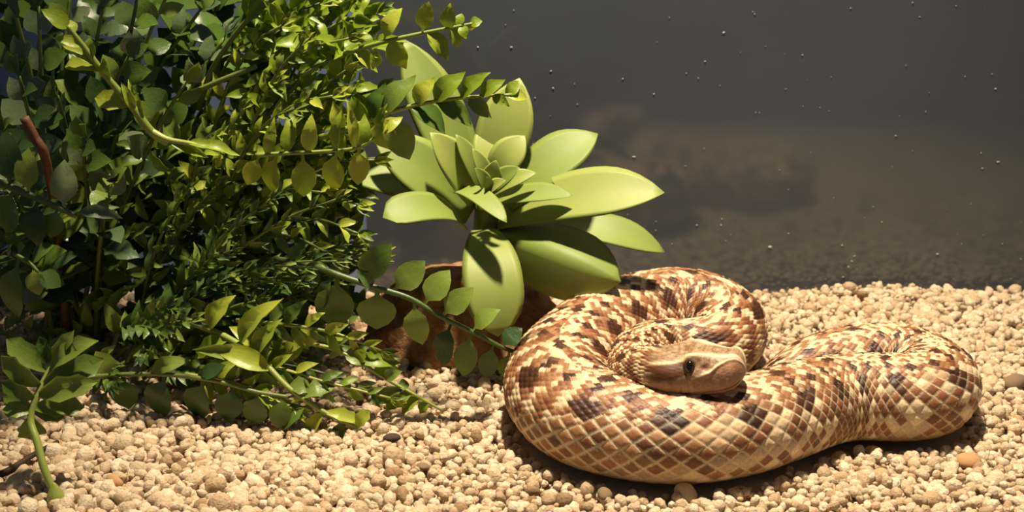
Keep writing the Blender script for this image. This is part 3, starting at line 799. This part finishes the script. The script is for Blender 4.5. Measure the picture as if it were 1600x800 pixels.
def fat_leaf(base, tip, wpx, bow=0.006, nrm_=None, tm=0.55, blunt=0.0, th=0.16, base_w=0.42, chan=0.18, fold=1.6):
    B, T_ = at_y(*base), at_y(*tip); d = (T_ - B); L = d.length; x = d / L
    N = Vector(nrm_) if nrm_ else TOCAM + Vector((0, 0, .5))
    N = (N - x * N.dot(x)).normalized(); Sd = N.cross(x).normalized()
    Wd = wpx / FPX * ((B + T_) / 2 - CAMP).length / 2
    n, mcr = 16, 9; V, F = [], []
    for a in range(n + 1):
        t = a / n; c = B.lerp(T_, t) + N * (bow * 4 * t * (1 - t))
        if t < tm: f = base_w + (1 - base_w) * math.sin(math.pi / 2 * t / tm)
        else:
            q_ = (t - tm) / (1 - tm); f = math.cos(math.pi / 2 * q_ ** (1.35 + blunt)) ** (0.85 - .3 * min(1, blunt))
        f = max(f, .015); wv = Wd * f; tk = Wd * th * 2 * (f ** .7) * (1.15 - .6 * t)
        for k in range(mcr):                       # upper side
            u = -1 + 2 * k / (mcr - 1); V.append(c + Sd * (wv * u) + N * (wv * chan * abs(u) ** fold + tk * .25 * (1 - u * u)))
        for k in range(1, mcr - 1):                # lower side
            u = 1 - 2 * k / (mcr - 1); V.append(c + Sd * (wv * u) + N * (wv * chan * abs(u) ** fold - tk * (1 - u * u)))
    rg = 2 * mcr - 2
    for a in range(n):
        for k in range(rg): F.append((a * rg + k, a * rg + (k + 1) % rg, (a + 1) * rg + (k + 1) % rg, (a + 1) * rg + k))
    F.append(tuple(range(rg))[::-1]); F.append(tuple(n * rg + k for k in range(rg)))
    o = ob('leaf', mesh('leaf', V, F), M['succ']); par(o, suc); return o


cY = .500
UPN = (0, -.25, 1); CAMN = (0, -1, .35)
fat_leaf((790, 320, cY), (934, 209, .508), 84, .004, (-.5, -.8, .6))                      # right upper
fat_leaf((780, 345, cY), (1038, 301, .478), 96, .006, (.1, -.75, .9), .58)                # right
fat_leaf((840, 355, .510), (1039, 394, .505), 60, .006, (0, -.6, .9))                     # right behind
fat_leaf((770, 368, cY - .004), (970, 440, .468), 118, .008, (.10, -.85, .45), .55, chan=-.68, fold=1.08)   # lower right
fat_leaf((755, 360, cY - .006), (778, 526, .462), 92, .010, (.1, -1, .35), .62, blunt=.6)  # hanging down
fat_leaf((725, 352, cY - .004), (598, 340, .470), 62, .007, (-.1, -.7, .8), .66, blunt=1.0)  # left blunt
fat_leaf((735, 335, cY), (585, 215, .495), 92, .004, (.5, -.9, .5), .5)                   # upper left
fat_leaf((740, 315, cY), (672, 207, .490), 62, .004, (.6, -.9, .3), .5)                   # upper left, inner
fat_leaf((768, 300, cY + .006), (812, 122, .512), 88, .003, (-.2, -1, .3), .5)            # upright
fat_leaf((740, 310, cY + .010), (632, 62, .525), 86, .002, (.3, -1, .3), .5)              # far upright left
fat_leaf((722, 330, cY), (520, 268, .500), 74, .006, (-.1, -.6, .9), .5)                  # shaded left
fat_leaf((716, 298, cY - .008), (792, 348, .466), 36, .004, (.1, -.7, .9), .45, blunt=.3, base_w=.6)  # small, front
fat_leaf((765, 320, cY - .004), (895, 306, .480), 46, .003, (0, -.6, 1), .5)              # short right
fat_leaf((770, 290, cY), (760, 190, .512), 56, .002, (.2, -1, .3), .5)
fat_leaf((772, 285, cY - .004), (820, 212, .497), 56, .003, (-.3, -1, .5), .5)            # inner dark
fat_leaf((752, 300, cY - .004), (712, 210, .492), 34, .002, (.7, -.9, .3), .5)
fat_leaf((762, 300, cY - .006), (738, 232, .488), 30, .002, (.6, -.9, .4), .5)
fat_leaf((768, 305, cY - .008), (838, 270, .486), 32, .003, (-.1, -.8, .8), .5)
fat_leaf((764, 302, cY - .010), (812, 262, .482), 34, .002, (-.3, -.9, .7), .5)
fat_leaf((764, 300, cY - .010), (775, 250, .484), 34, .002, (0, -1, .6), .5)
fat_leaf((760, 304, cY - .012), (742, 262, .480), 26, .002, (.4, -1, .6), .5)
fat_leaf((764, 306, cY - .014), (790, 282, .478), 24, .002, (-.2, -.9, .8), .5)
fat_leaf((762, 306, cY - .014), (760, 276, .478), 20, .001, (.1, -.9, .8), .5)
V, F = tube(catmull([Vector((suc.location.x, .506, .018)), at_y(758, 400, .505), at_y(762, 310, .498)], 6), .006, .0045, 10)
st = ob('stem', mesh('stem', V, F), M['stem']); par(st, suc)

# ---------------------------------------------------------------- twigs, dust
V, F = tube(catmull([at_z(-30, 752, .002), at_z(10, 737, .003), at_z(50, 712, .004), at_z(90, 690, .003)], 5), .0013, .0007)
tag(ob('dark_twig', mesh('dark_twig', V, F), M['twig']), 'thin dark twig lying on the gravel beside the bent green stem', 'twig')
V, F = tube(catmull([at_y(38, 184, .446), at_y(54, 214, .447), at_y(72, 252, .450), at_y(92, 380, .475), at_y(104, 520, .488)], 6), .0017, .0015)
tag(ob('reddish_twig', mesh('reddish_twig', V, F), M['redtwig']), 'upright reddish brown twig among the rounded leaves', 'twig')

Vs, Fs = [], []; off = 0
spots = [(747, 74, 5), (799, 74, 5), (861, 111, 5), (864, 138, 4), (836, 153, 4), (898, 131, 3), (991, 245, 6), (944, 265, 4), (1131, 51, 7), (1091, 122, 3), (1022, 147, 5), (1187, 176, 3), (1437, 26, 4), (1426, 4, 4), (1556, 139, 6), (1550, 116, 4),
         (1559, 253, 6), (1535, 263, 4), (1400, 212, 4), (1203, 386, 8), (1128, 342, 6), (1127, 352, 4), (1089, 352, 4), (1232, 296, 4), (1303, 309, 3), (1232, 365, 3), (1465, 397, 4), (1378, 347, 3), (1351, 340, 3), (1595, 405, 4), (1566, 381, 4), (1071, 259, 3), (1254, 86, 3), (1316, 383, 4), (1317, 433, 5), (1326, 417, 6), (1331, 408, 5), (1335, 400, 4), (1025, 346, 3), (1231, 450, 4), (934, 376, 4), (1100, 232, 3)]
spots += [(random.uniform(760, 1600), random.uniform(0, 450), random.choice((2, 2, 2.5, 3))) for _ in range(70)]
for a, b_, s_ in spots:
    p = at_y(a, b_, WALL_Y - .0002); r_ = s_ / 2 / FPX * .42
    X = lump(IV1, int(a * 7 + b_), .4) * np.array([r_ * random.uniform(.6, 1.4), .00012, r_ * random.uniform(.6, 1.2)])
    Vs.append(X + np.array(p)); Fs.append(IF1 + off); off += len(IV1)
ob('dust_specks', np_mesh('dust_specks', np.concatenate(Vs), np.concatenate(Fs)), M['dust'], wall, 'stuff')

print('LEAVES', fern.nleaf, feather.nleaf, boxw.nleaf, trail.nleaf, stake.nleaf, 'grains', npt, 'snake rows', nr)
